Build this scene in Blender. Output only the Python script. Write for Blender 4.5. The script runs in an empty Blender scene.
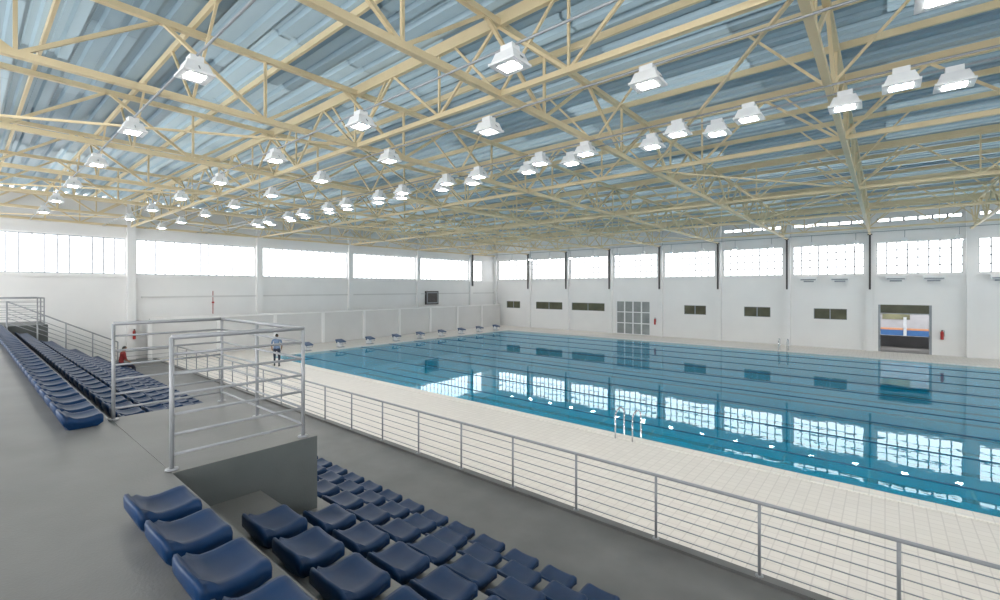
import bpy, bmesh, math, random
from mathutils import Vector, Matrix
random.seed(3)
scene=bpy.context.scene
try:
    scene.view_settings.view_transform='Standard'
except Exception: pass

# ------------------------------------------------------------------ materials
def new_mat(name):
    m=bpy.data.materials.new(name); m.use_nodes=True
    nt=m.node_tree; b=nt.nodes['Principled BSDF']
    return m,nt,b
def setc(b,col,rough=.5,metal=0,spec=None):
    b.inputs['Base Color'].default_value=(*col,1)
    b.inputs['Roughness'].default_value=rough
    b.inputs['Metallic'].default_value=metal
    if spec is not None: b.inputs['Specular IOR Level'].default_value=spec
def noise_mat(name,c1,c2,scale=3,rough=.5,metal=0,bump=0,bscale=40,spec=None,detail=5):
    m,nt,b=new_mat(name); setc(b,c1,rough,metal,spec)
    g=nt.nodes.new('ShaderNodeNewGeometry')
    n=nt.nodes.new('ShaderNodeTexNoise'); n.inputs['Scale'].default_value=scale; n.inputs['Detail'].default_value=detail
    nt.links.new(g.outputs['Position'],n.inputs['Vector'])
    r=nt.nodes.new('ShaderNodeValToRGB')
    r.color_ramp.elements[0].position=.3; r.color_ramp.elements[1].position=.7
    r.color_ramp.elements[0].color=(*c1,1); r.color_ramp.elements[1].color=(*c2,1)
    nt.links.new(n.outputs['Fac'],r.inputs['Fac']); nt.links.new(r.outputs['Color'],b.inputs['Base Color'])
    if bump:
        n2=nt.nodes.new('ShaderNodeTexNoise'); n2.inputs['Scale'].default_value=bscale
        nt.links.new(g.outputs['Position'],n2.inputs['Vector'])
        bp=nt.nodes.new('ShaderNodeBump'); bp.inputs['Strength'].default_value=bump; bp.inputs['Distance'].default_value=.01
        nt.links.new(n2.outputs['Fac'],bp.inputs['Height']); nt.links.new(bp.outputs['Normal'],b.inputs['Normal'])
    return m
def emis_mat(name,col,s):
    m=bpy.data.materials.new(name); m.use_nodes=True; nt=m.node_tree
    for n in list(nt.nodes):
        if n.type!='OUTPUT_MATERIAL': nt.nodes.remove(n)
    out=[n for n in nt.nodes if n.type=='OUTPUT_MATERIAL'][0]
    e=nt.nodes.new('ShaderNodeEmission'); e.inputs['Color'].default_value=(*col,1); e.inputs['Strength'].default_value=s
    nt.links.new(e.outputs[0],out.inputs['Surface']); return m
def tile_mat(name,c1,c2,mortar,size,ms=.02,rough=.4,size2=None):
    m,nt,b=new_mat(name); setc(b,c1,rough)
    g=nt.nodes.new('ShaderNodeNewGeometry')
    br=nt.nodes.new('ShaderNodeTexBrick'); br.offset=0; br.squash=1
    br.inputs['Scale'].default_value=1; br.inputs['Brick Width'].default_value=size; br.inputs['Row Height'].default_value=size2 or size
    br.inputs['Mortar Size'].default_value=ms*size; br.inputs['Color1'].default_value=(*c1,1); br.inputs['Color2'].default_value=(*c2,1)
    br.inputs['Mortar'].default_value=(*mortar,1)
    nt.links.new(g.outputs['Position'],br.inputs['Vector']); nt.links.new(br.outputs['Color'],b.inputs['Base Color'])
    return m

M={}
M['wall']=noise_mat('wall_white_paint',(.84,.83,.82),(.80,.79,.78),.6,.6)
M['wall2']=noise_mat('partition_paint',(.68,.67,.66),(.62,.61,.60),.6,.6)
M['concrete']=noise_mat('painted_concrete',(.112,.111,.108),(.155,.154,.150),1.3,.42,0,.15,60)
M['concrete_block']=noise_mat('painted_concrete_face',(.065,.075,.075),(.09,.10,.10),1.8,.5,0,.15,60)
M['deck']=tile_mat('deck_tiles',(.77,.72,.66),(.73,.68,.62),(.64,.59,.54),.20,.05,.45)
M['coping']=tile_mat('coping_tiles',(.80,.76,.70),(.77,.73,.67),(.66,.62,.57),.25,.04,.4)
M['steel']=noise_mat('cream_painted_steel',(.76,.63,.40),(.70,.57,.35),2,.45)
M['rail']=noise_mat('grey_rail_paint',(.30,.31,.325),(.26,.27,.285),6,.35,.1)
M['white']=noise_mat('white_plastic',(.82,.83,.84),(.76,.77,.78),5,.4)
M['dark']=noise_mat('dark_steel',(.05,.045,.045),(.08,.07,.07),5,.5)
M['frame']=noise_mat('aluminium_frame',(.30,.32,.34),(.26,.28,.30),5,.4,.2)
M['mullion']=noise_mat('window_mullion',(.50,.53,.57),(.46,.49,.53),5,.5)
M['seat']=noise_mat('blue_plastic',(.002,.022,.072),(.0035,.029,.090),7,.42,0,0,40,.25)
M['blockblue']=noise_mat('starting_block_blue',(.01,.05,.14),(.012,.06,.16),5,.4)
M['pooltile']=tile_mat('pool_tiles',(.01,.60,.86),(.008,.56,.82),(.005,.47,.73),.25,.04,.4)
M['lane']=noise_mat('lane_mark_tiles',(.002,.015,.06),(.003,.02,.07),5,.4)
M['darkglass']=noise_mat('dark_window_glass',(.07,.07,.045),(.13,.13,.08),1,.15)
M['doorglass']=noise_mat('glazed_door_glass',(.26,.28,.28),(.38,.40,.40),1,.1)
M['red']=noise_mat('red_paint',(.45,.03,.02),(.4,.02,.02),5,.4)
M['window']=emis_mat('daylit_window_pane',(.97,.985,1.0),4.2)
M['lamp']=emis_mat('lamp_lens',(1,.97,.92),82)
M['chrome']=noise_mat('stainless',(.7,.72,.74),(.65,.67,.7),5,.2,.9)
M['ground']=noise_mat('outdoor_concrete',(.22,.21,.20),(.18,.17,.16),1,.7)
M['grey']=noise_mat('grey_wall',(.20,.20,.21),(.16,.16,.17),1,.7)
M['rope']=noise_mat('lane_rope',(.01,.07,.15),(.02,.11,.20),1.2,.5)
M['orange']=noise_mat('orange_paint',(.28,.13,.06),(.24,.11,.06),3,.5)
M['skin']=noise_mat('skin',(.32,.17,.10),(.28,.15,.09),20,.5)
M['shirt']=noise_mat('blue_shirt',(.16,.23,.36),(.13,.20,.32),12,.8)
M['trouser']=noise_mat('navy_trousers',(.012,.016,.035),(.02,.024,.045),12,.8)
M['hair']=noise_mat('dark_hair',(.012,.01,.008),(.02,.016,.012),40,.7)
M['shoe']=noise_mat('black_shoe',(.01,.01,.01),(.02,.02,.02),10,.4)
M['redshirt']=noise_mat('red_shirt',(.25,.02,.02),(.20,.02,.02),12,.8)

def roof_mat():
    m,nt,b=new_mat('corrugated_roof_sheet'); setc(b,(.45,.5,.54),.38,.2)
    g=nt.nodes.new('ShaderNodeNewGeometry')
    br=nt.nodes.new('ShaderNodeTexBrick'); br.offset=.5
    br.inputs['Scale'].default_value=1; br.inputs['Brick Width'].default_value=4.72; br.inputs['Row Height'].default_value=.8
    br.inputs['Mortar Size'].default_value=.03
    br.inputs['Color1'].default_value=(.002,.005,.008,1); br.inputs['Color2'].default_value=(.046,.058,.063,1); br.inputs['Mortar'].default_value=(.0,.0,.0,1)
    nt.links.new(g.outputs['Position'],br.inputs['Vector'])
    t=nt.nodes.new('ShaderNodeBsdfTranslucent'); nt.links.new(br.outputs['Color'],t.inputs['Color'])
    b.inputs['Base Color'].default_value=(.24,.32,.37,1)
    ad=nt.nodes.new('ShaderNodeAddShader')
    nt.links.new(b.outputs[0],ad.inputs[0]); nt.links.new(t.outputs[0],ad.inputs[1])
    out=[n for n in nt.nodes if n.type=='OUTPUT_MATERIAL'][0]
    nt.links.new(ad.outputs[0],out.inputs['Surface'])
    return m
M['roof']=roof_mat()
def water_mat():
    m=bpy.data.materials.new('pool_water'); m.use_nodes=True; nt=m.node_tree
    for n in list(nt.nodes):
        if n.type!='OUTPUT_MATERIAL': nt.nodes.remove(n)
    out=[n for n in nt.nodes if n.type=='OUTPUT_MATERIAL'][0]
    g=nt.nodes.new('ShaderNodeNewGeometry')
    n=nt.nodes.new('ShaderNodeTexNoise'); n.inputs['Scale'].default_value=1.0; n.inputs['Detail'].default_value=3
    nt.links.new(g.outputs['Position'],n.inputs['Vector'])
    bp=nt.nodes.new('ShaderNodeBump'); bp.inputs['Strength'].default_value=.10; bp.inputs['Distance'].default_value=.03
    nt.links.new(n.outputs['Fac'],bp.inputs['Height'])
    t=nt.nodes.new('ShaderNodeBsdfTransparent'); t.inputs['Color'].default_value=(.35,.93,1.0,1)
    d=nt.nodes.new('ShaderNodeBsdfDiffuse'); d.inputs['Color'].default_value=(.0,.50,.78,1)
    m1=nt.nodes.new('ShaderNodeMixShader'); m1.inputs[0].default_value=.40
    nt.links.new(t.outputs[0],m1.inputs[1]); nt.links.new(d.outputs[0],m1.inputs[2])
    gl=nt.nodes.new('ShaderNodeBsdfGlossy'); gl.inputs['Roughness'].default_value=.005; gl.inputs['Color'].default_value=(.80,.96,1,1)
    f=nt.nodes.new('ShaderNodeFresnel'); f.inputs['IOR'].default_value=1.33
    nt.links.new(bp.outputs['Normal'],gl.inputs['Normal']); nt.links.new(bp.outputs['Normal'],f.inputs['Normal'])
    mx=nt.nodes.new('ShaderNodeMixShader')
    nt.links.new(f.outputs[0],mx.inputs[0]); nt.links.new(m1.outputs[0],mx.inputs[1]); nt.links.new(gl.outputs[0],mx.inputs[2])
    nt.links.new(mx.outputs[0],out.inputs['Surface']); return m
M['water']=water_mat()

# ------------------------------------------------------------------ mesh builder
class MB:
    def __init__(s): s.v=[];s.f=[];s.m=[];s.mats=[]
    def mi(s,k):
        if k not in s.mats: s.mats.append(k)
        return s.mats.index(k)
    def box(s,a,b,k):
        i=len(s.v); x0,y0,z0=[min(a[j],b[j]) for j in range(3)]; x1,y1,z1=[max(a[j],b[j]) for j in range(3)]
        s.v+=[(x0,y0,z0),(x1,y0,z0),(x1,y1,z0),(x0,y1,z0),(x0,y0,z1),(x1,y0,z1),(x1,y1,z1),(x0,y1,z1)]
        for q in [(0,3,2,1),(4,5,6,7),(0,1,5,4),(1,2,6,5),(2,3,7,6),(3,0,4,7)]:
            s.f.append(tuple(i+j for j in q)); s.m.append(s.mi(k))
    def beam(s,p,q,r,k,n=4,r2=None,cap=True):
        p=Vector(p);q=Vector(q);d=(q-p)
        if d.length<1e-6: return
        d.normalize(); up=Vector((0,0,1))
        if abs(d.z)>.98: up=Vector((0,1,0))
        a=d.cross(up).normalized(); b=a.cross(d).normalized()
        r2=r if r2 is None else r2
        i=len(s.v); off=math.pi/4 if n==4 else 0
        rr=math.sqrt(2) if n==4 else 1
        for c,rad in ((p,r),(q,r2)):
            for j in range(n):
                t=off+2*math.pi*j/n
                s.v.append(tuple(c+(a*math.cos(t)+b*math.sin(t))*rad*rr))
        for j in range(n):
            s.f.append((i+j,i+(j+1)%n,i+n+(j+1)%n,i+n+j)); s.m.append(s.mi(k))
        if cap:
            s.f.append(tuple(i+j for j in reversed(range(n)))); s.m.append(s.mi(k))
            s.f.append(tuple(i+n+j for j in range(n))); s.m.append(s.mi(k))
    def path(s,pts,r,k,n=8):
        for a,b in zip(pts[:-1],pts[1:]): s.beam(a,b,r,k,n)
    def frust(s,c,w0,d0,w1,d1,z0,z1,k):
        i=len(s.v); x,y=c
        for w,d,z in ((w0,d0,z0),(w1,d1,z1)):
            s.v+=[(x-w,y-d,z),(x+w,y-d,z),(x+w,y+d,z),(x-w,y+d,z)]
        for q in [(0,3,2,1),(4,5,6,7),(0,1,5,4),(1,2,6,5),(2,3,7,6),(3,0,4,7)]:
            s.f.append(tuple(i+j for j in q)); s.m.append(s.mi(k))
    def obj(s,name,smooth=False,parent=None):
        me=bpy.data.meshes.new(name); me.from_pydata(s.v,[],s.f)
        for k in s.mats: me.materials.append(M[k])
        me.polygons.foreach_set('material_index',s.m)
        if smooth: me.polygons.foreach_set('use_smooth',[True]*len(s.f))
        me.update(); o=bpy.data.objects.new(name,me); scene.collection.objects.link(o)
        if parent: o.parent=parent
        return o

H=4.2
XL,YR=-34.0,39.4
XE,YB=26.0,-5.0
ROOF=9.35
def wall_holes(mb,axis,pos,thick,u0,u1,z0,z1,holes,k):
    us=sorted(set([u0,u1]+[h[0] for h in holes]+[h[1] for h in holes]))
    zs=sorted(set([z0,z1]+[h[2] for h in holes]+[h[3] for h in holes]))
    for a,b in zip(us[:-1],us[1:]):
        start=None
        for c,d in zip(zs[:-1],zs[1:]):
            um=(a+b)/2; zm=(c+d)/2
            inh=any(h[0]<um<h[1] and h[2]<zm<h[3] for h in holes)
            if not inh:
                if start is None: start=c
                end=d
            if inh or d==zs[-1]:
                if start is not None:
                    if axis=='x': mb.box((a,pos,start),(b,pos+thick,end),k)
                    else: mb.box((pos,a,start),(pos+thick,b,end),k)
                start=None
pilX=[3.95-4.72*i for i in range(9)]
pilX_all=[3.95+4.72*i for i in range(4,0,-1)]+pilX
pilY=[6.5+7.2*i for i in range(5)]
ZS,ZT=5.15,7.2
def window(name,axis,pos,u0,u1,z0,z1,nv,nh,glass='window',fr=.03,depth=.1,frame='frame'):
    mb=MB()
    def bx(a,b,c,d,p0,p1,k):
        if axis=='x': mb.box((a,pos+p0,c),(b,pos+p1,d),k)
        else: mb.box((pos+p0,a,c),(pos+p1,b,d),k)
    bx(u0,u1,z0,z1,.09,.11,glass)
    for i in range(nv+1):
        u=u0+(u1-u0)*i/nv; bx(u-fr,u+fr,z0,z1,.03,.085,frame)
    for i in range(nh+1):
        z=z0+(z1-z0)*i/nh; bx(u0,u1,z-fr*.8,z+fr*.8,.035,.08,frame)
    return mb.obj(name)

mb=MB(); holes=[]
wins=[]
for a in pilX_all:
    if a+4.4<XE: wins.append((a+.35,a+4.4))
wins=sorted(set(wins)); slits=[(a,b) for a,b in wins if a>-11]
for a,b in wins: holes.append((a,b,ZS,ZT))
for a,b in slits: holes.append((a,b,8.55,8.82))
dark=[(-12.95,-11.2),(-8.4,-6.6),(-3.9,-2.0),(-28.3,-25.0),(-23.9,-20.3),(-32.3,-30.4)]
for a,b in dark: holes.append((a,b,2.0,2.75))
holes.append((-19.1,-15.9,0,3.0)); holes.append((-.35,2.25,0,3.1))
wall_holes(mb,'x',YR,.25,XL,XE,0,ROOF,holes,'wall'); mb.obj('wall_far')
n=1
for a,b in wins:
    window('window_%d'%n,'x',YR,a,b,ZS,ZT,8,4,fr=.036,frame='frame'); n+=1
for a,b in slits:
    window('window_%d'%n,'x',YR,a,b,8.55,8.82,6,1,fr=.05); n+=1
for a,b in dark:
    window('window_%d'%n,'x',YR,a,b,2.0,2.75,2,1,glass='darkglass',fr=.03); n+=1
window('door_1','x',YR,-19.1,-15.9,0.0,3.0,4,3,glass='doorglass',fr=.05,frame='white')
mb=MB(); holes=[]; lw=[]
for a in [-.7]+pilY[:4]: lw.append((a+.28,a+6.95))
lw.append((35.6,37.2))
for a,b in lw: holes.append((a,b,5.0,7.1))
wall_holes(mb,'y',XL-.25,.25,YB,YR+.25,0,ROOF,holes,'wall'); mb.obj('wall_left')
for a,b in lw[:-1]:
    mb=MB()
    mb.box((XL-.16,a,5.0),(XL-.14,b,7.1),'window')
    nv=14
    for i in range(nv+1):
        y=a+(b-a)*i/nv; mb.box((XL-.12,y-.03,5.0),(XL-.07,y+.03,7.1),'mullion')
    for z in (5.03,7.07): mb.box((XL-.12,a,z-.03),(XL-.06,b,z+.03),'mullion')
    mb.obj('window_%d'%n); n+=1
mb=MB(); mb.box((XL-.16,35.6,5.0),(XL-.14,37.2,7.1),'window')
for y in (35.6,36.4,37.2): mb.box((XL-.12,y-.02,5),(XL-.07,y+.02,7.1),'mullion')
mb.obj('window_%d'%n); n+=1
mb=MB(); wall_holes(mb,'x',YB-.25,.25,XL-.25,XE+.25,0,ROOF,[(a+.3,a+4.4,3.4,7.6) for a in pilX_all if a+4.4<XE],'wall'); mb.obj('wall_back')  # unseen wall; its openings are added to let in soft fill light
mb=MB(); wall_holes(mb,'y',XE,.25,YB,YR+.25,0,ROOF,[(-.7+7.2*i+.3,-.7+7.2*i+6.9,3.0,7.6) for i in range(5)],'wall'); mb.obj('wall_right')  # also out of view, openings invented to bring sky light inside
mb=MB()
for x in pilX_all:
    mb.box((x-.2,YR-.28,0),(x+.2,YR,ROOF),'wall')
mb.box((XL,YR-.12,ZS-.14),(XE,YR,ZS-.02),'wall')
mb.box((XL,YR-.12,ZT+.02),(XE,YR,ZT+.3),'wall')
mb.obj('trim_1')
mb=MB()
for y in pilY: mb.box((XL,y-.2,0),(XL+.25,y+.2,ROOF),'wall')
mb.box((XL,YB,4.82),(XL+.12,YR,4.96),'wall'); mb.box((XL,YB,7.14),(XL+.12,YR,7.4),'wall')
mb.box((XL,7,3.6),(XL+.1,YR,3.7),'wall2')
mb.obj('trim_2')
for x in pilX[1:8]:
    mb=MB(); mb.box((x-.055,YR-.40,4.1),(x+.055,YR-.285,7.75),'dark'); mb.box((x-.12,YR-.44,7.72),(x+.12,YR-.285,7.8),'dark')
    mb.obj('downpipe')
mb=MB(); mb.box((XL+.28,35.25,4.4),(XL+.4,35.4,7.8),'dark'); mb.obj('downpipe')
mb=MB(); 
mb.box((-33.15,7.2,0),(-33.0,YR-.3,2.3),'wall2'); mb.box((-33.2,7.2,2.3),(-32.95,YR-.3,2.42),'wall')
y=7.2
while y<YR-.5:
    mb.box((-33.0,y-.1,0),(-32.9,y+.1,2.3),'wall'); y+=3.6
mb.obj('partition_wall')
for x in pilX[:8]:
    for dx in (1.3,3.1):
        if x<-6 : continue
        mb=MB(); mb.box((x+dx-.5,YR-.4,4.72),(x+dx+.5,YR-.14,4.98),'white'); mb.box((x+dx-.45,YR-.42,4.75),(x+dx+.45,YR-.4,4.84),'frame')
        mb.box((x+dx-.3,YR-.14,4.62),(x+dx+.3,YR-.02,4.72),'frame'); mb.obj('air_conditioner')
# ------------------------------------------------------------------ floors
PX0,PX1,PY0,PY1=-28.8,21.2,12.25,35.4
mb=MB()
mb.box((XL,7.5,-.2),(XE,PY0-.35,0),'deck'); mb.box((XL,PY1+.35,-.2),(XE,YR,0),'deck')
mb.box((XL,PY0-.35,-.2),(PX0-.35,PY1+.35,0),'deck'); mb.box((PX1+.35,PY0-.35,-.2),(XE,PY1+.35,0),'deck')
mb.obj('floor')
mb=MB()
mb.box((PX0-.35,PY0-.35,-.2),(PX1+.35,PY0,.015),'coping'); mb.box((PX0-.35,PY1,-.2),(PX1+.35,PY1+.35,.015),'coping')
mb.box((PX0-.35,PY0,-.2),(PX0,PY1,.015),'coping'); mb.box((PX1,PY0,-.2),(PX1+.35,PY1,.015),'coping'); mb.obj('pool_coping')
PD=-1.5
mb=MB(); mb.box((PX0-.2,PY0-.2,PD-.2),(PX1+.2,PY1+.2,PD),'pooltile')
mb.box((PX0-.2,PY0-.2,PD),(PX0,PY1+.2,-.2),'pooltile');mb.box((PX1,PY0-.2,PD),(PX1+.2,PY1+.2,-.2),'pooltile')
mb.box((PX0,PY0-.2,PD),(PX1,PY0,-.2),'pooltile');mb.box((PX0,PY1,PD),(PX1,PY1+.2,-.2),'pooltile')
lanes=9; LS=2.42; L0=15.0
for i in range(lanes):
    y=L0+LS*i
    mb.box((PX0+2,y-.17,PD),(PX1-2,y+.17,PD+.006),'lane')
    mb.box((PX0+2,y-.5,PD),(PX0+2.25,y+.5,PD+.007),'lane')
mb.obj('pool_basin')
mb=MB()
mb.v=[(PX0,PY0,-.05),(PX1,PY0,-.05),(PX1,PY1,-.05),(PX0,PY1,-.05)]; mb.f=[(0,1,2,3)]; mb.m=[mb.mi('water')]; mb.obj('pool_water')
for i in range(0,lanes):
    y=L0-LS/2+LS*i
    mb=MB(); mb.beam((PX0+.01,y,-.045),(PX1-.01,y,-.045),.018,'rope',6); mb.obj('lane_rope')
# ------------------------------------------------------------------ stands
ZU=2.52; RS=.408; Y1=.943; YS=.76
TX0,TX1=-28.6,16.0
BX0,BX1,BY1=-7.6,-4.93,2.62
mb=MB()
mb.box((XL,YB,0),(XE,Y1+.30,ZU),'concrete')
mb.obj('stand_upper_floor')
def tiers(xa,xb,ks):
    mb=MB()
    for k in ks:
        ya=Y1+.30+YS*(k-1)
        mb.box((xa,ya,0),(xb,ya+YS,ZU-RS*k),'concrete')
    mb.obj('stand_tiers')
tiers(TX0,BX0,(1,2)); tiers(BX1,TX1,(1,2)); tiers(TX0,TX1,(3,4,5))
mb=MB(); mb.box((BX0,BY1,0),(BX1,Y1+.30+YS*2,ZU-RS*2),'concrete'); mb.obj('stand_tiers')
mb=MB(); mb.box((XL,Y1+.30+YS*5,-.2),(XE,7.5,0),'concrete'); mb.box((XL,7.36,0),(XE,7.52,.05),'concrete'); mb.box((XL,Y1+.3,-.2),(TX0,Y1+.3+YS*5,0),'concrete'); mb.box((TX1,Y1+.3,-.2),(XE,Y1+.3+YS*5,0),'concrete')
mb.obj('floor_walkway')
mb=MB(); mb.box((BX0,Y1+.3,0),(BX1,BY1,ZU),'concrete_block'); mb.box((BX0,Y1+.3,ZU),(BX1,BY1,ZU+.005),'concrete'); mb.obj('vomitory_block')
mb=MB(); mb.box((-32.4,Y1+.3,0),(-29.4,BY1,ZU),'concrete_block');  mb.obj('vomitory_block')
RH=1.22
def rail_run(mb,p,q,h,nb,spacing,pr=.025,br=.011,tr=.026,endposts=(True,True)):
    p=Vector(p);q=Vector(q);L=(q-p).length; n=max(1,round(L/spacing))
    up=Vector((0,0,1))
    mb.beam(p+up*h,q+up*h,tr,'rail',10)
    for i in range(nb):
        z=h*(i+.75)/(nb+.6)
        mb.beam(p+up*z,q+up*z,br,'rail',8)
    for i in range(n+1):
        if i==0 and not endposts[0]: continue
        if i==n and not endposts[1]: continue
        c=p+(q-p)*i/n
        mb.beam(c,c+up*h,pr,'rail',10)
        mb.beam(c,c+up*.012,.055,'rail',12)
mb=MB(); kw=dict(pr=.02,br=.0135,tr=.024); zz=ZU+.006
rail_run(mb,(-5.02,1.26,zz),(-5.02,2.5,zz),RH,6,1.3,**kw)
rail_run(mb,(-5.02,2.5,zz),(-7.49,2.5,zz),RH,6,1.25,endposts=(False,False),**kw)
rail_run(mb,(-7.49,2.5,zz),(-7.49,1.26,zz),RH,6,1.3,**kw)
mb.obj('platform_railing',True)
mb=MB()
rail_run(mb,(-29.5,1.0,ZU),(-29.5,2.5,ZU),RH,5,1.3); rail_run(mb,(-29.5,2.5,ZU),(-32.3,2.5,ZU),RH,5,1.3,endposts=(False,True)); rail_run(mb,(-32.3,2.5,ZU),(-32.3,1.0,ZU),RH,5,1.3,endposts=(False,True))
mb.obj('platform_railing',True)
mb=MB()
x0=.13; 
rail_run(mb,(x0+1.515*8,7.44,.05),(x0-1.515*19,7.44,.05),1.05,6,1.515,pr=.022,br=.009)
mb.obj('walkway_railing',True)
mb=MB()
a=Vector((-28.75,1.3,ZU)); b=Vector((-28.75,5.0,.45)); up=Vector((0,0,1))
for z in (.2,.4,.6,.8,1.1): mb.beam(a+up*z,b+up*z,.03 if z>1 else .014,'rail',8)
for i in range(5):
    c=a+(b-a)*i/4; 
    mb.beam((c.x,c.y,0),c+up*1.1,.028,'rail',8)
for z in (.2,.4,.6,.8,1.05): mb.beam((-28.75,5.0,z),(-28.75,7.3,z),.025 if z>1 else .012,'rail',8)
mb.beam((-28.75,5.0,1.05),(-28.75,5.0,1.55),.025,'rail',8)
mb.obj('stair_railing',True)

def seat_geo():
    prof=[(-.235,.205),(-.225,.225),(-.205,.222),(-.185,.195),(-.16,.155),(-.12,.13),(-.05,.115),(.03,.112),(.11,.120),(.17,.132),(.205,.132),(.225,.120),(.232,.095)]
    W=.218; nx=10; V=[];F=[]
    for i in range(nx+1):
        u=-1+2*i/nx; x=W*math.copysign(abs(u)**.85,u) if u else 0
        for (y,z) in prof:
            zz=z; e=abs(u)
            if y>-.17: zz+=.03*e**2.2
            else: zz-=.05*e**3
            yy=y*(1-.06*e**3)+ (.03*e*e if y<-.1 else 0)
            if e>.99: zz-=.02
            V.append((x*(1-.05*(y>.15)),yy*.88,zz))
    P=len(prof)
    for i in range(nx):
        for j in range(P-1):
            a=i*P+j; F.append((a,a+P,a+P+1,a+1))
    loop=[i*P for i in range(nx+1)]+[nx*P+j for j in range(1,P)]+[i*P+P-1 for i in range(nx-1,-1,-1)]+[j for j in range(P-2,0,-1)]
    base=len(V)
    for li in loop:
        x,y,z=V[li]; V.append((x*.99,y*.99,max(z-.06,.05)))
    base2=len(V)
    for li in loop:
        x,y,z=V[li]; V.append((x*.74,y*.70+.01,.0))
    n=len(loop)
    for i in range(n):
        j=(i+1)%n
        F.append((loop[i],loop[j],base+j,base+i)); F.append((base+i,base+j,base2+j,base2+i))
    return V,F
SV,SF=seat_geo()
def seat_row(xs,k):
    V=[];F=[]; y0=Y1+YS*k; z0=ZU-RS*k+.001
    for x in xs:
        i=len(V); V+=[(x+a,y0+b,z0+c) for a,b,c in SV]; F+=[tuple(i+j for j in f) for f in SF]
    me=bpy.data.meshes.new('stadium_seat_row'); me.from_pydata(V,[],F); me.materials.append(M['seat'])
    me.polygons.foreach_set('use_smooth',[True]*len(F)); me.update()
    bm=bmesh.new(); bm.from_mesh(me); bmesh.ops.recalc_face_normals(bm,faces=bm.faces); bm.to_mesh(me); bm.free()
    o=bpy.data.objects.new('stadium_seat_row',me); scene.collection.objects.link(o)
SP=.575
def xr(a,b):
    out=[];x=a
    while x>b: out.append(x); x-=SP
    return out
for k in range(6):
    if k<=2:
        st=[-3.99,-3.93,-4.4][k]; near=[st+SP*i for i in range(12)]
        far=xr(-7.5 if k==0 else -8.0,-28.2)
        seat_row(near,k); seat_row(far,k)
    else:
        seat_row(xr(3.2,-28.2),k)
# ------------------------------------------------------------------ roof
mb=MB()
y=YB; pts=[]
while y<YR+.3:
    pts+=[(y,ROOF),(y+.22,ROOF),(y+.26,ROOF+.09),(y+.36,ROOF+.09)]; y+=.40
for (ya,za) in pts:
    mb.v+=[(XL-.3,ya,za),(XE+.3,ya,za)]
for j in range(len(pts)-1):
    mb.f.append((2*j,2*j+2,2*j+3,2*j+1)); mb.m.append(mb.mi('roof'))
mb.obj('ceiling')
ZB,ZTp=7.8,9.12
mb=MB()
trX=[x for x in pilX_all]
trY=[-.7]+pilY
def truss(mb,p0,p1,panel,r1,r2,w=.045):
    p0=Vector(p0);p1=Vector(p1);L=(p1-p0).length;n=int(L/panel);d=(p1-p0)/n
    a=Vector((0,0,ZB));b=Vector((0,0,ZTp))
    mb.beam(p0+a,p1+a,r1,'steel'); mb.beam(p0+b,p1+b,r1,'steel')
    for i in range(n):
        q=p0+d*i
        if i%2==0: mb.beam(q+b,q+d+a,w,'steel',4,cap=False)
        else: mb.beam(q+a,q+d+b,w,'steel',4,cap=False)
        if i%2==1: mb.beam(q+a,q+b,w*.8,'steel',4,cap=False)
for x in trX: truss(mb,(x,YB,0),(x,YR,0),1.8,.058,.05,.033)
mb.obj('roof_truss')
mb=MB()
for y in trY: truss(mb,(XL,y,0),(XE,y,0),1.57,.048,.045,.026)
mb.obj('roof_truss')
mb=MB()
y=-.7-3.6
while y<YR:
    mb.box((XL,y-.03,ZTp+.06),(XE,y+.03,ZTp+.2),'steel'); y+=1.8
mb.obj('roof_purlin')
mb=MB()
for i,x in enumerate(trX):
    y=-.7
    while y<YR-1:
        for s in (-1,1):
            mb.beam((x,y,ZB),(x+s*1.3,y,ZTp+.08),.022,'steel',4,cap=False)
        y+=3.6
for i in range(len(trX)-1):
    xa,xb=trX[i],trX[i+1]
    for j in range(len(trY)-1):
        if i%2!=1: continue
        if (i+j)%2==0:
            mb.beam((xa,trY[j],ZB),(xb,trY[j+1],ZB),.024,'steel',4,cap=False)
        else: mb.beam((xb,trY[j],ZB),(xa,trY[j+1],ZB),.024,'steel',4,cap=False)
mb.obj('roof_bracing')
# ------------------------------------------------------------------ lights
def fixture(mb,x,y,z):
    mb.frust((x,y),.22,.19,.16,.14,z+.02,z+.18,'white')
    mb.box((x-.24,y-.21,z-.01),(x+.24,y+.21,z+.025),'white')
    mb.box((x-.14,y-.11,z-.016),(x+.14,y+.11,z-.011),'lamp')
    mb.box((x-.11,y-.09,z+.18),(x+.11,y+.09,z+.29),'white')
    mb.beam((x,y,z+.29),(x,y,7.715),.015,'frame',6)
    for s in (-1,1): mb.beam((x+s*.24,y,z+.05),(x+s*.02,y,z+.26),.009,'frame',6)
ra=[(-4.2-3.9*i,2.33) for i in range(-1,7)]
rb=[(-4.2-3.85*i,5.2) for i in range(-2,7)]
rc=[(.5-3.4*i,7.1) for i in range(-1,10)]
rd=[]
for n_ in range(-2,7):
    b=-2.0-3.55*n_
    rd+=[(b,9.8),(b-.7,10.3),(b-1.35,9.8),(b-2.1,10.3)]
re_=[(8-2.36*i,37.2) for i in range(17)]
for nm,r,zz in (('a',ra,7.45),('b',rb,7.45),('c',rc,7.45),('d',rd,7.45),('e',re_,7.0),):
    mb=MB()
    for x,y in r: fixture(mb,x,y,zz)
    mb.obj('high_bay_light_row')
    mb=MB()
    for y in sorted(set(p[1] for p in r)): mb.beam((XL+.3,y,7.74),(12,y,7.74),.02,'frame',8)
    mb.obj('electrical_conduit')
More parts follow.
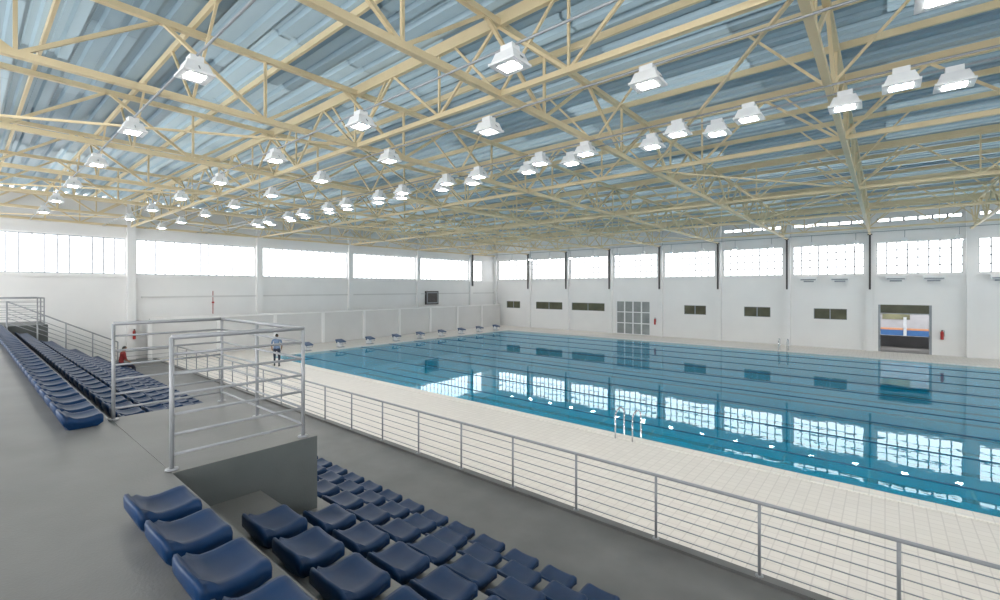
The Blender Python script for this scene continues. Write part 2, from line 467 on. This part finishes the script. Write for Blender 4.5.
# ------------------------------------------------------------------ pool furniture
def starting_block(y):
    mb=MB(); x=PX0-.7; s=.8
    mb.box((x-.2,y-.2,0.015),(x+.2,y+.2,.05),'frame')
    mb.frust((x-.05,y),.09,.11,.12,.16,.05,.42,'white')
    P=[(x-.28,.46),(x+.32,.37),(x+.32,.43),(x-.28,.56)]
    i=len(mb.v)
    for yy in (y-.24,y+.24):
        for a,z in P: mb.v.append((a,yy,z))
    for q in [(0,1,2,3),(7,6,5,4),(0,4,5,1),(1,5,6,2),(2,6,7,3),(3,7,4,0)]:
        mb.f.append(tuple(i+j for j in q)); mb.m.append(mb.mi('blockblue'))
    mb.box((x-.26,y-.2,.3),(x-.2,y+.2,.46),'blockblue')
    mb.box((x-.28,y-.17,.05),(x-.24,y+.17,.25),'white')
    mb.path([(x+.22,y-.2,.38),(x+.31,y-.2,.26),(x+.31,y+.2,.26),(x+.22,y+.2,.38)],.013,'chrome')
    mb.obj('starting_block')
for i in range(lanes): starting_block(L0+LS*i)
def ladder(x,y,s):
    mb=MB()
    for dx in (-.25,.25):
        pts=[(x+dx,y-s*.45,0.016),(x+dx,y-s*.45,.6)]
        for t in range(0,9):
            a=math.pi*t/8; pts.append((x+dx,y-s*(.45-.28*(1-math.cos(a))) ,.6+.2*math.sin(a)))
        pts.append((x+dx,y+s*.12,-1.1)); mb.path(pts,.022,'chrome')
    for z in (-.3,-.6,-.9): mb.box((x-.25,y+s*.08,z),(x+.25,y+s*.16,z+.03),'chrome')
    mb.obj('pool_ladder',True)
ladder(-5.5,PY0,1); ladder(-5.2,PY1,-1)
# ------------------------------------------------------------------ wall things
def extinguisher(x,y,z,ax):
    mb=MB(); mb.beam((x,y,z),(x,y,z+.45),.075,'red',14); mb.beam((x,y,z+.45),(x,y,z+.52),.075,'red',14,.03); mb.beam((x,y,z+.52),(x,y,z+.6),.03,'dark',8)
    mb.path([(x,y,z+.58),(x+.09,y+.02,z+.55),(x+.1,y+.02,z+.2)],.012,'dark',6); 
    mb.obj('fire_extinguisher')
extinguisher(-33.62,6.6,1.2,'x'); extinguisher(-15.4,YR-.13,1.0,'y'); extinguisher(2.7,YR-.13,1.0,'y')
mb=MB(); mb.beam((XL+.05,10.8,2.5),(XL+.05,10.8,4.0),.022,'red',8); mb.box((XL+.02,10.74,3.2),(XL+.1,10.86,3.3),'red'); mb.obj('fire_hose_riser')
mb=MB(); mb.box((XL+.02,29.0,2.6),(XL+.2,30.6,3.9),'dark'); mb.box((XL+.2,29.1,2.7),(XL+.22,30.5,3.8),'frame'); mb.box((XL+.22,29.2,2.8),(XL+.225,30.4,3.7),'dark'); mb.obj('scoreboard')
# outside
mb=MB(); mb.box((-40,YR+.26,-.3),(40,90,-.02),'ground'); mb.obj('outdoor_ground')
mb=MB(); mb.box((-8,52,-.02),(14,52.3,.6),'blockblue'); mb.box((-8,52,.6),(14,52.35,.75),'orange')
for i in range(12): mb.box((-7.8+1.8*i,51.9,-.02),(-7.6+1.8*i,52,1.7),'frame')
mb.obj('outdoor_fence')
mb=MB(); mb.box((-12,58,-.02),(18,62,11),'grey')  # height added to block the sky in the doorway's water reflection
for i in range(8):
    for j in range(3): mb.box((-11+3.6*i,57.95,1.2+3.2*j),(-9+3.6*i,58,2.6+3.2*j),'darkglass')
mb.box((-12.2,57.8,11),(18.2,62.2,11.3),'white'); mb.obj('outdoor_building')
mb=MB()
mb.box((-1.2,YR+.26,0),(-1.0,YR+4,3.4),'grey'); mb.box((2.9,YR+.26,0),(3.1,YR+4,3.4),'grey'); mb.box((-1.2,YR+.26,3.4),(3.1,YR+4,3.5),'grey')  # porch walls and roof added to shade the doorway view
mb.box((-1.0,YR+3.8,0),(2.9,YR+4,.80),'grey'); mb.box((-1.0,YR+3.8,2.7),(2.9,YR+4,3.4),'grey')
mb.obj('door_shade_porch')
mb=MB()
for s in (-.29,2.19): mb.box((s-.06,YR+.02,0),(s+.06,YR+.24,3.1),'frame')
mb.box((-.35,YR+.03,2.5),(2.25,YR+.2,2.56),'frame'); mb.box((-.35,YR+.1,2.56),(2.25,YR+.12,3.1),'darkglass'); 
mb.obj('door_2')

# ------------------------------------------------------------------ people
def hand_chain(wr,dirv,side,palm):
    ch=[]
    for i,(off,l) in enumerate(((.030,.068),(.010,.076),(-.010,.070),(-.028,.055))):
        a=wr+dirv*.085+side*off
        b=a+(dirv*.8+palm*.35).normalized()*l*.5
        c=b+(dirv*.45+palm*.85).normalized()*l*.5
        ch.append(([a,b,c],[.010,.009,.0075]))
    a=wr+dirv*.035+side*.032
    b=a+(dirv*.6+side*.7).normalized()*.035
    c=b+(dirv*.85+side*.15+palm*.3).normalized()*.03
    ch.append(([a,b,c],[.012,.010,.008]))
    return ch
def person(name,J,colors,loc,rotz):
    V=[];E=[];R=[]
    def add(p,r,par=None):
        V.append(Vector(p)); R.append(r if isinstance(r,tuple) else (r,r))
        if par is not None: E.append((par,len(V)-1))
        return len(V)-1
    pel=add(J['pelvis'],(.15,.11)); wst=add(J['waist'],(.135,.10),pel); ch=add(J['chest'],(.165,.115),wst); sh=add(J['upper'],(.14,.09),ch)
    nk=add(J['neck'],(.055,.055),sh); hb=add(J['headbase'],(.05,.05),nk)
    for s in ('l','r'):
        hp=add(J['hip_'+s],(.095,.10),pel); kn0=add((J['hip_'+s]+J['knee_'+s])/2,(.08,.08),hp); kn=add(J['knee_'+s],(.058,.06),kn0)
        cf=add(J['knee_'+s]*.65+J['ankle_'+s]*.35,(.055,.056),kn); an=add(J['ankle_'+s],(.038,.04),cf)
        shd=add(J['shoulder_'+s],(.062,.062),sh); el=add(J['elbow_'+s],(.043,.043),shd); wr=add(J['wrist_'+s],(.026,.03),el)
        d=(J['wrist_'+s]-J['elbow_'+s]).normalized(); sgn=-1 if s=='l' else 1
        pal=Vector((-sgn*.9,0,0)) if abs(d.z)>.6 else Vector((0,0,-1))
        side=pal.cross(d).normalized()
        if side.y<0 and abs(d.z)>.6: side=-side
        pm=add(J['wrist_'+s]+d*.055,(.036,.018),wr)
        J['_hand_'+s]=hand_chain(J['wrist_'+s],d,side,pal)
    me=bpy.data.meshes.new(name+'_sk'); me.from_pydata([tuple(v) for v in V],E,[])
    o=bpy.data.objects.new(name+'_sk',me); scene.collection.objects.link(o)
    sk=o.modifiers.new('s','SKIN'); sk.use_smooth_shade=True
    lay=me.skin_vertices[0].data
    for i,r in enumerate(R): lay[i].radius=r
    lay[0].use_root=True
    sb=o.modifiers.new('b','SUBSURF'); sb.levels=2; sb.render_levels=2
    bpy.context.view_layer.update(); dg=bpy.context.evaluated_depsgraph_get()
    body=bpy.data.meshes.new_from_object(o.evaluated_get(dg)); bpy.data.objects.remove(o)
    for k in colors['list']: body.materials.append(M[k])
    for p in body.polygons:
        p.material_index=colors['fn'](p.center,J); p.use_smooth=True
    emp=bpy.data.objects.new(name,None); scene.collection.objects.link(emp)
    bo=bpy.data.objects.new('body',body); scene.collection.objects.link(bo); bo.parent=emp
    for s in ('l','r'):
        VV=[];EE=[];RR=[]
        for pts,rad in J['_hand_'+s]:
            i=len(VV); VV+=[tuple(p) for p in pts]; RR+=rad; EE+=[(i,i+1),(i+1,i+2)]
        m2=bpy.data.meshes.new('f'); m2.from_pydata(VV,EE,[]); o2=bpy.data.objects.new('f',m2); scene.collection.objects.link(o2)
        o2.modifiers.new('s','SKIN'); 
        for i,r in enumerate(RR):
            m2.skin_vertices[0].data[i].radius=(r,r)
            if i%3==0: m2.skin_vertices[0].data[i].use_root=True
        o2.modifiers.new('b','SUBSURF').levels=1
        bpy.context.view_layer.update(); dg=bpy.context.evaluated_depsgraph_get()
        fm=bpy.data.meshes.new_from_object(o2.evaluated_get(dg)); bpy.data.objects.remove(o2)
        fm.materials.append(M['skin']); fo=bpy.data.objects.new('fingers_'+s,fm); scene.collection.objects.link(fo); fo.parent=emp
    hc=J['head']
    bm=bmesh.new(); bmesh.ops.create_uvsphere(bm,u_segments=24,v_segments=18,radius=1)
    for v in bm.verts:
        x,y,z=v.co
        w=.075*(1-.22*max(0,-z)); v.co=Vector((x*w,y*.095+(.012 if z<-.3 and y>0 else 0),z*.118))
        if abs(x)<.2 and y>.9 and -.25<z<.15: v.co.y+=.018*(1 if z<0 else .5)
        if abs(abs(x)-.38)<.15 and y>.75 and .0<z<.25: v.co.y-=.006
        if abs(x)<.3 and y>.7 and -.62<z<-.45: v.co.y+=.004
    for f in bm.faces:
        c=f.calc_center_median(); f.smooth=True
        f.material_index=1 if (c.z>.055 or (c.y<.015 and c.z>-.045)) else 0
    hm=bpy.data.meshes.new('head'); bm.to_mesh(hm); bm.free(); hm.materials.append(M['skin']); hm.materials.append(M['hair'])
    ho=bpy.data.objects.new('head',hm); scene.collection.objects.link(ho); ho.location=hc; ho.parent=emp
    mb=MB()
    for s in (-1,1):
        mb.beam(hc+Vector((s*.028,.083,.008)),hc+Vector((s*.028,.089,.008)),.011,'white',10); mb.beam(hc+Vector((s*.028,.088,.008)),hc+Vector((s*.028,.091,.008)),.005,'hair',10)
        mb.beam(hc+Vector((s*.070,-.012,-.005)),hc+Vector((s*.086,-.022,.0)),.026,'skin',10,.022)
    mb.box(hc+Vector((-.022,.080,-.058)),hc+Vector((.022,.088,-.052)),'redshirt')
    mb.obj('face_details',True,emp)
    mb=MB()
    for s in ('l','r'):
        a=J['ankle_'+s]; f=J['toe_'+s]
        n_=(f-a); n_.z=0; n_.normalize()
        z=a.z-.075
        mb.beam(Vector((a.x,a.y,z+.035))-n_*.06,Vector((a.x,a.y,z+.035))+n_*.10,.042,'shoe',10,.045)
        mb.beam(Vector((a.x,a.y,z+.032))+n_*.10,Vector((a.x,a.y,z+.022))+n_*.20,.045,'shoe',10,.022)
        mb.beam(Vector((a.x,a.y,z+.03)),Vector((a.x,a.y,z+.11)),.042,'shoe',10,.04)
    mb.obj('shoes',True,emp)
    emp.location=loc; emp.rotation_euler=(0,0,rotz); return emp
Vc=Vector
J=dict(pelvis=Vc((0,0,.95)),waist=Vc((0,.0,1.10)),chest=Vc((0,.0,1.27)),upper=Vc((0,-.005,1.40)),neck=Vc((0,-.005,1.50)),headbase=Vc((0,.01,1.56)),head=Vc((0,.02,1.63)),
 hip_l=Vc((-.1,0,.88)),hip_r=Vc((.1,0,.88)),knee_l=Vc((-.11,.06,.49)),knee_r=Vc((.12,-.02,.49)),ankle_l=Vc((-.12,.10,.085)),ankle_r=Vc((.13,-.16,.085)),
 toe_l=Vc((-.13,.3,0)),toe_r=Vc((.15,.05,0)),
 shoulder_l=Vc((-.19,-.01,1.41)),shoulder_r=Vc((.19,-.01,1.41)),elbow_l=Vc((-.25,-.06,1.13)),elbow_r=Vc((.25,.0,1.13)),wrist_l=Vc((-.22,.02,.88)),wrist_r=Vc((.22,.14,.92)))
def fn(c,J):
    if c.z<.96 and abs(c.x)<.2 : return 1
    if c.z>1.49: return 2
    if abs(c.x)>.19 and c.z<1.14: return 2
    return 0
person('standing_man',J,dict(list=['shirt','trouser','skin'],fn=fn),(-25,11.0,0),math.radians(60))
zt=ZU-RS*5
J=dict(pelvis=Vc((0,0,.25)),waist=Vc((0,.01,.42)),chest=Vc((0,.06,.58)),upper=Vc((0,.09,.71)),neck=Vc((0,.10,.81)),headbase=Vc((0,.125,.87)),head=Vc((0,.14,.935)),
 hip_l=Vc((-.1,.04,.23)),hip_r=Vc((.1,.04,.23)),knee_l=Vc((-.14,.46,.10)),knee_r=Vc((.14,.46,.10)),ankle_l=Vc((-.14,.52,-zt+.085)),ankle_r=Vc((.14,.52,-zt+.085)),
 toe_l=Vc((-.15,.8,0)),toe_r=Vc((.15,.8,0)),
 shoulder_l=Vc((-.19,.09,.72)),shoulder_r=Vc((.19,.09,.72)),elbow_l=Vc((-.24,.16,.44)),elbow_r=Vc((.24,.16,.44)),wrist_l=Vc((-.15,.36,.28)),wrist_r=Vc((.15,.36,.28)))
def fn2(c,J):
    if c.z>.80: return 2
    if c.z<.33 and not (abs(c.x)<.22 and c.y<-.2): 
        if c.y>.28 and c.z>.2 : return 2
        return 1
    if abs(c.x)>.17 and c.z<.47 and c.y>.1: return 2
    return 0
xs=[x for x in xr(3.2,-28.2)]; sx=min(xs,key=lambda t:abs(t+26.5))
person('seated_person',J,dict(list=['redshirt','trouser','skin'],fn=fn2),(sx,Y1+YS*5,zt),0)

# ------------------------------------------------------------------ world, camera
w=bpy.data.worlds.new('World'); scene.world=w; w.use_nodes=True
w.node_tree.nodes['Background'].inputs[0].default_value=(.98,.99,1,1); w.node_tree.nodes['Background'].inputs[1].default_value=6.5
cam=bpy.data.cameras.new('Camera'); co=bpy.data.objects.new('Camera',cam); scene.collection.objects.link(co)
co.location=(0,0,H); co.rotation_euler=(math.radians(90),0,math.radians(40.17)); cam.lens=16.42; cam.sensor_width=36; cam.shift_y=-.012
cam.clip_end=500
scene.camera=co
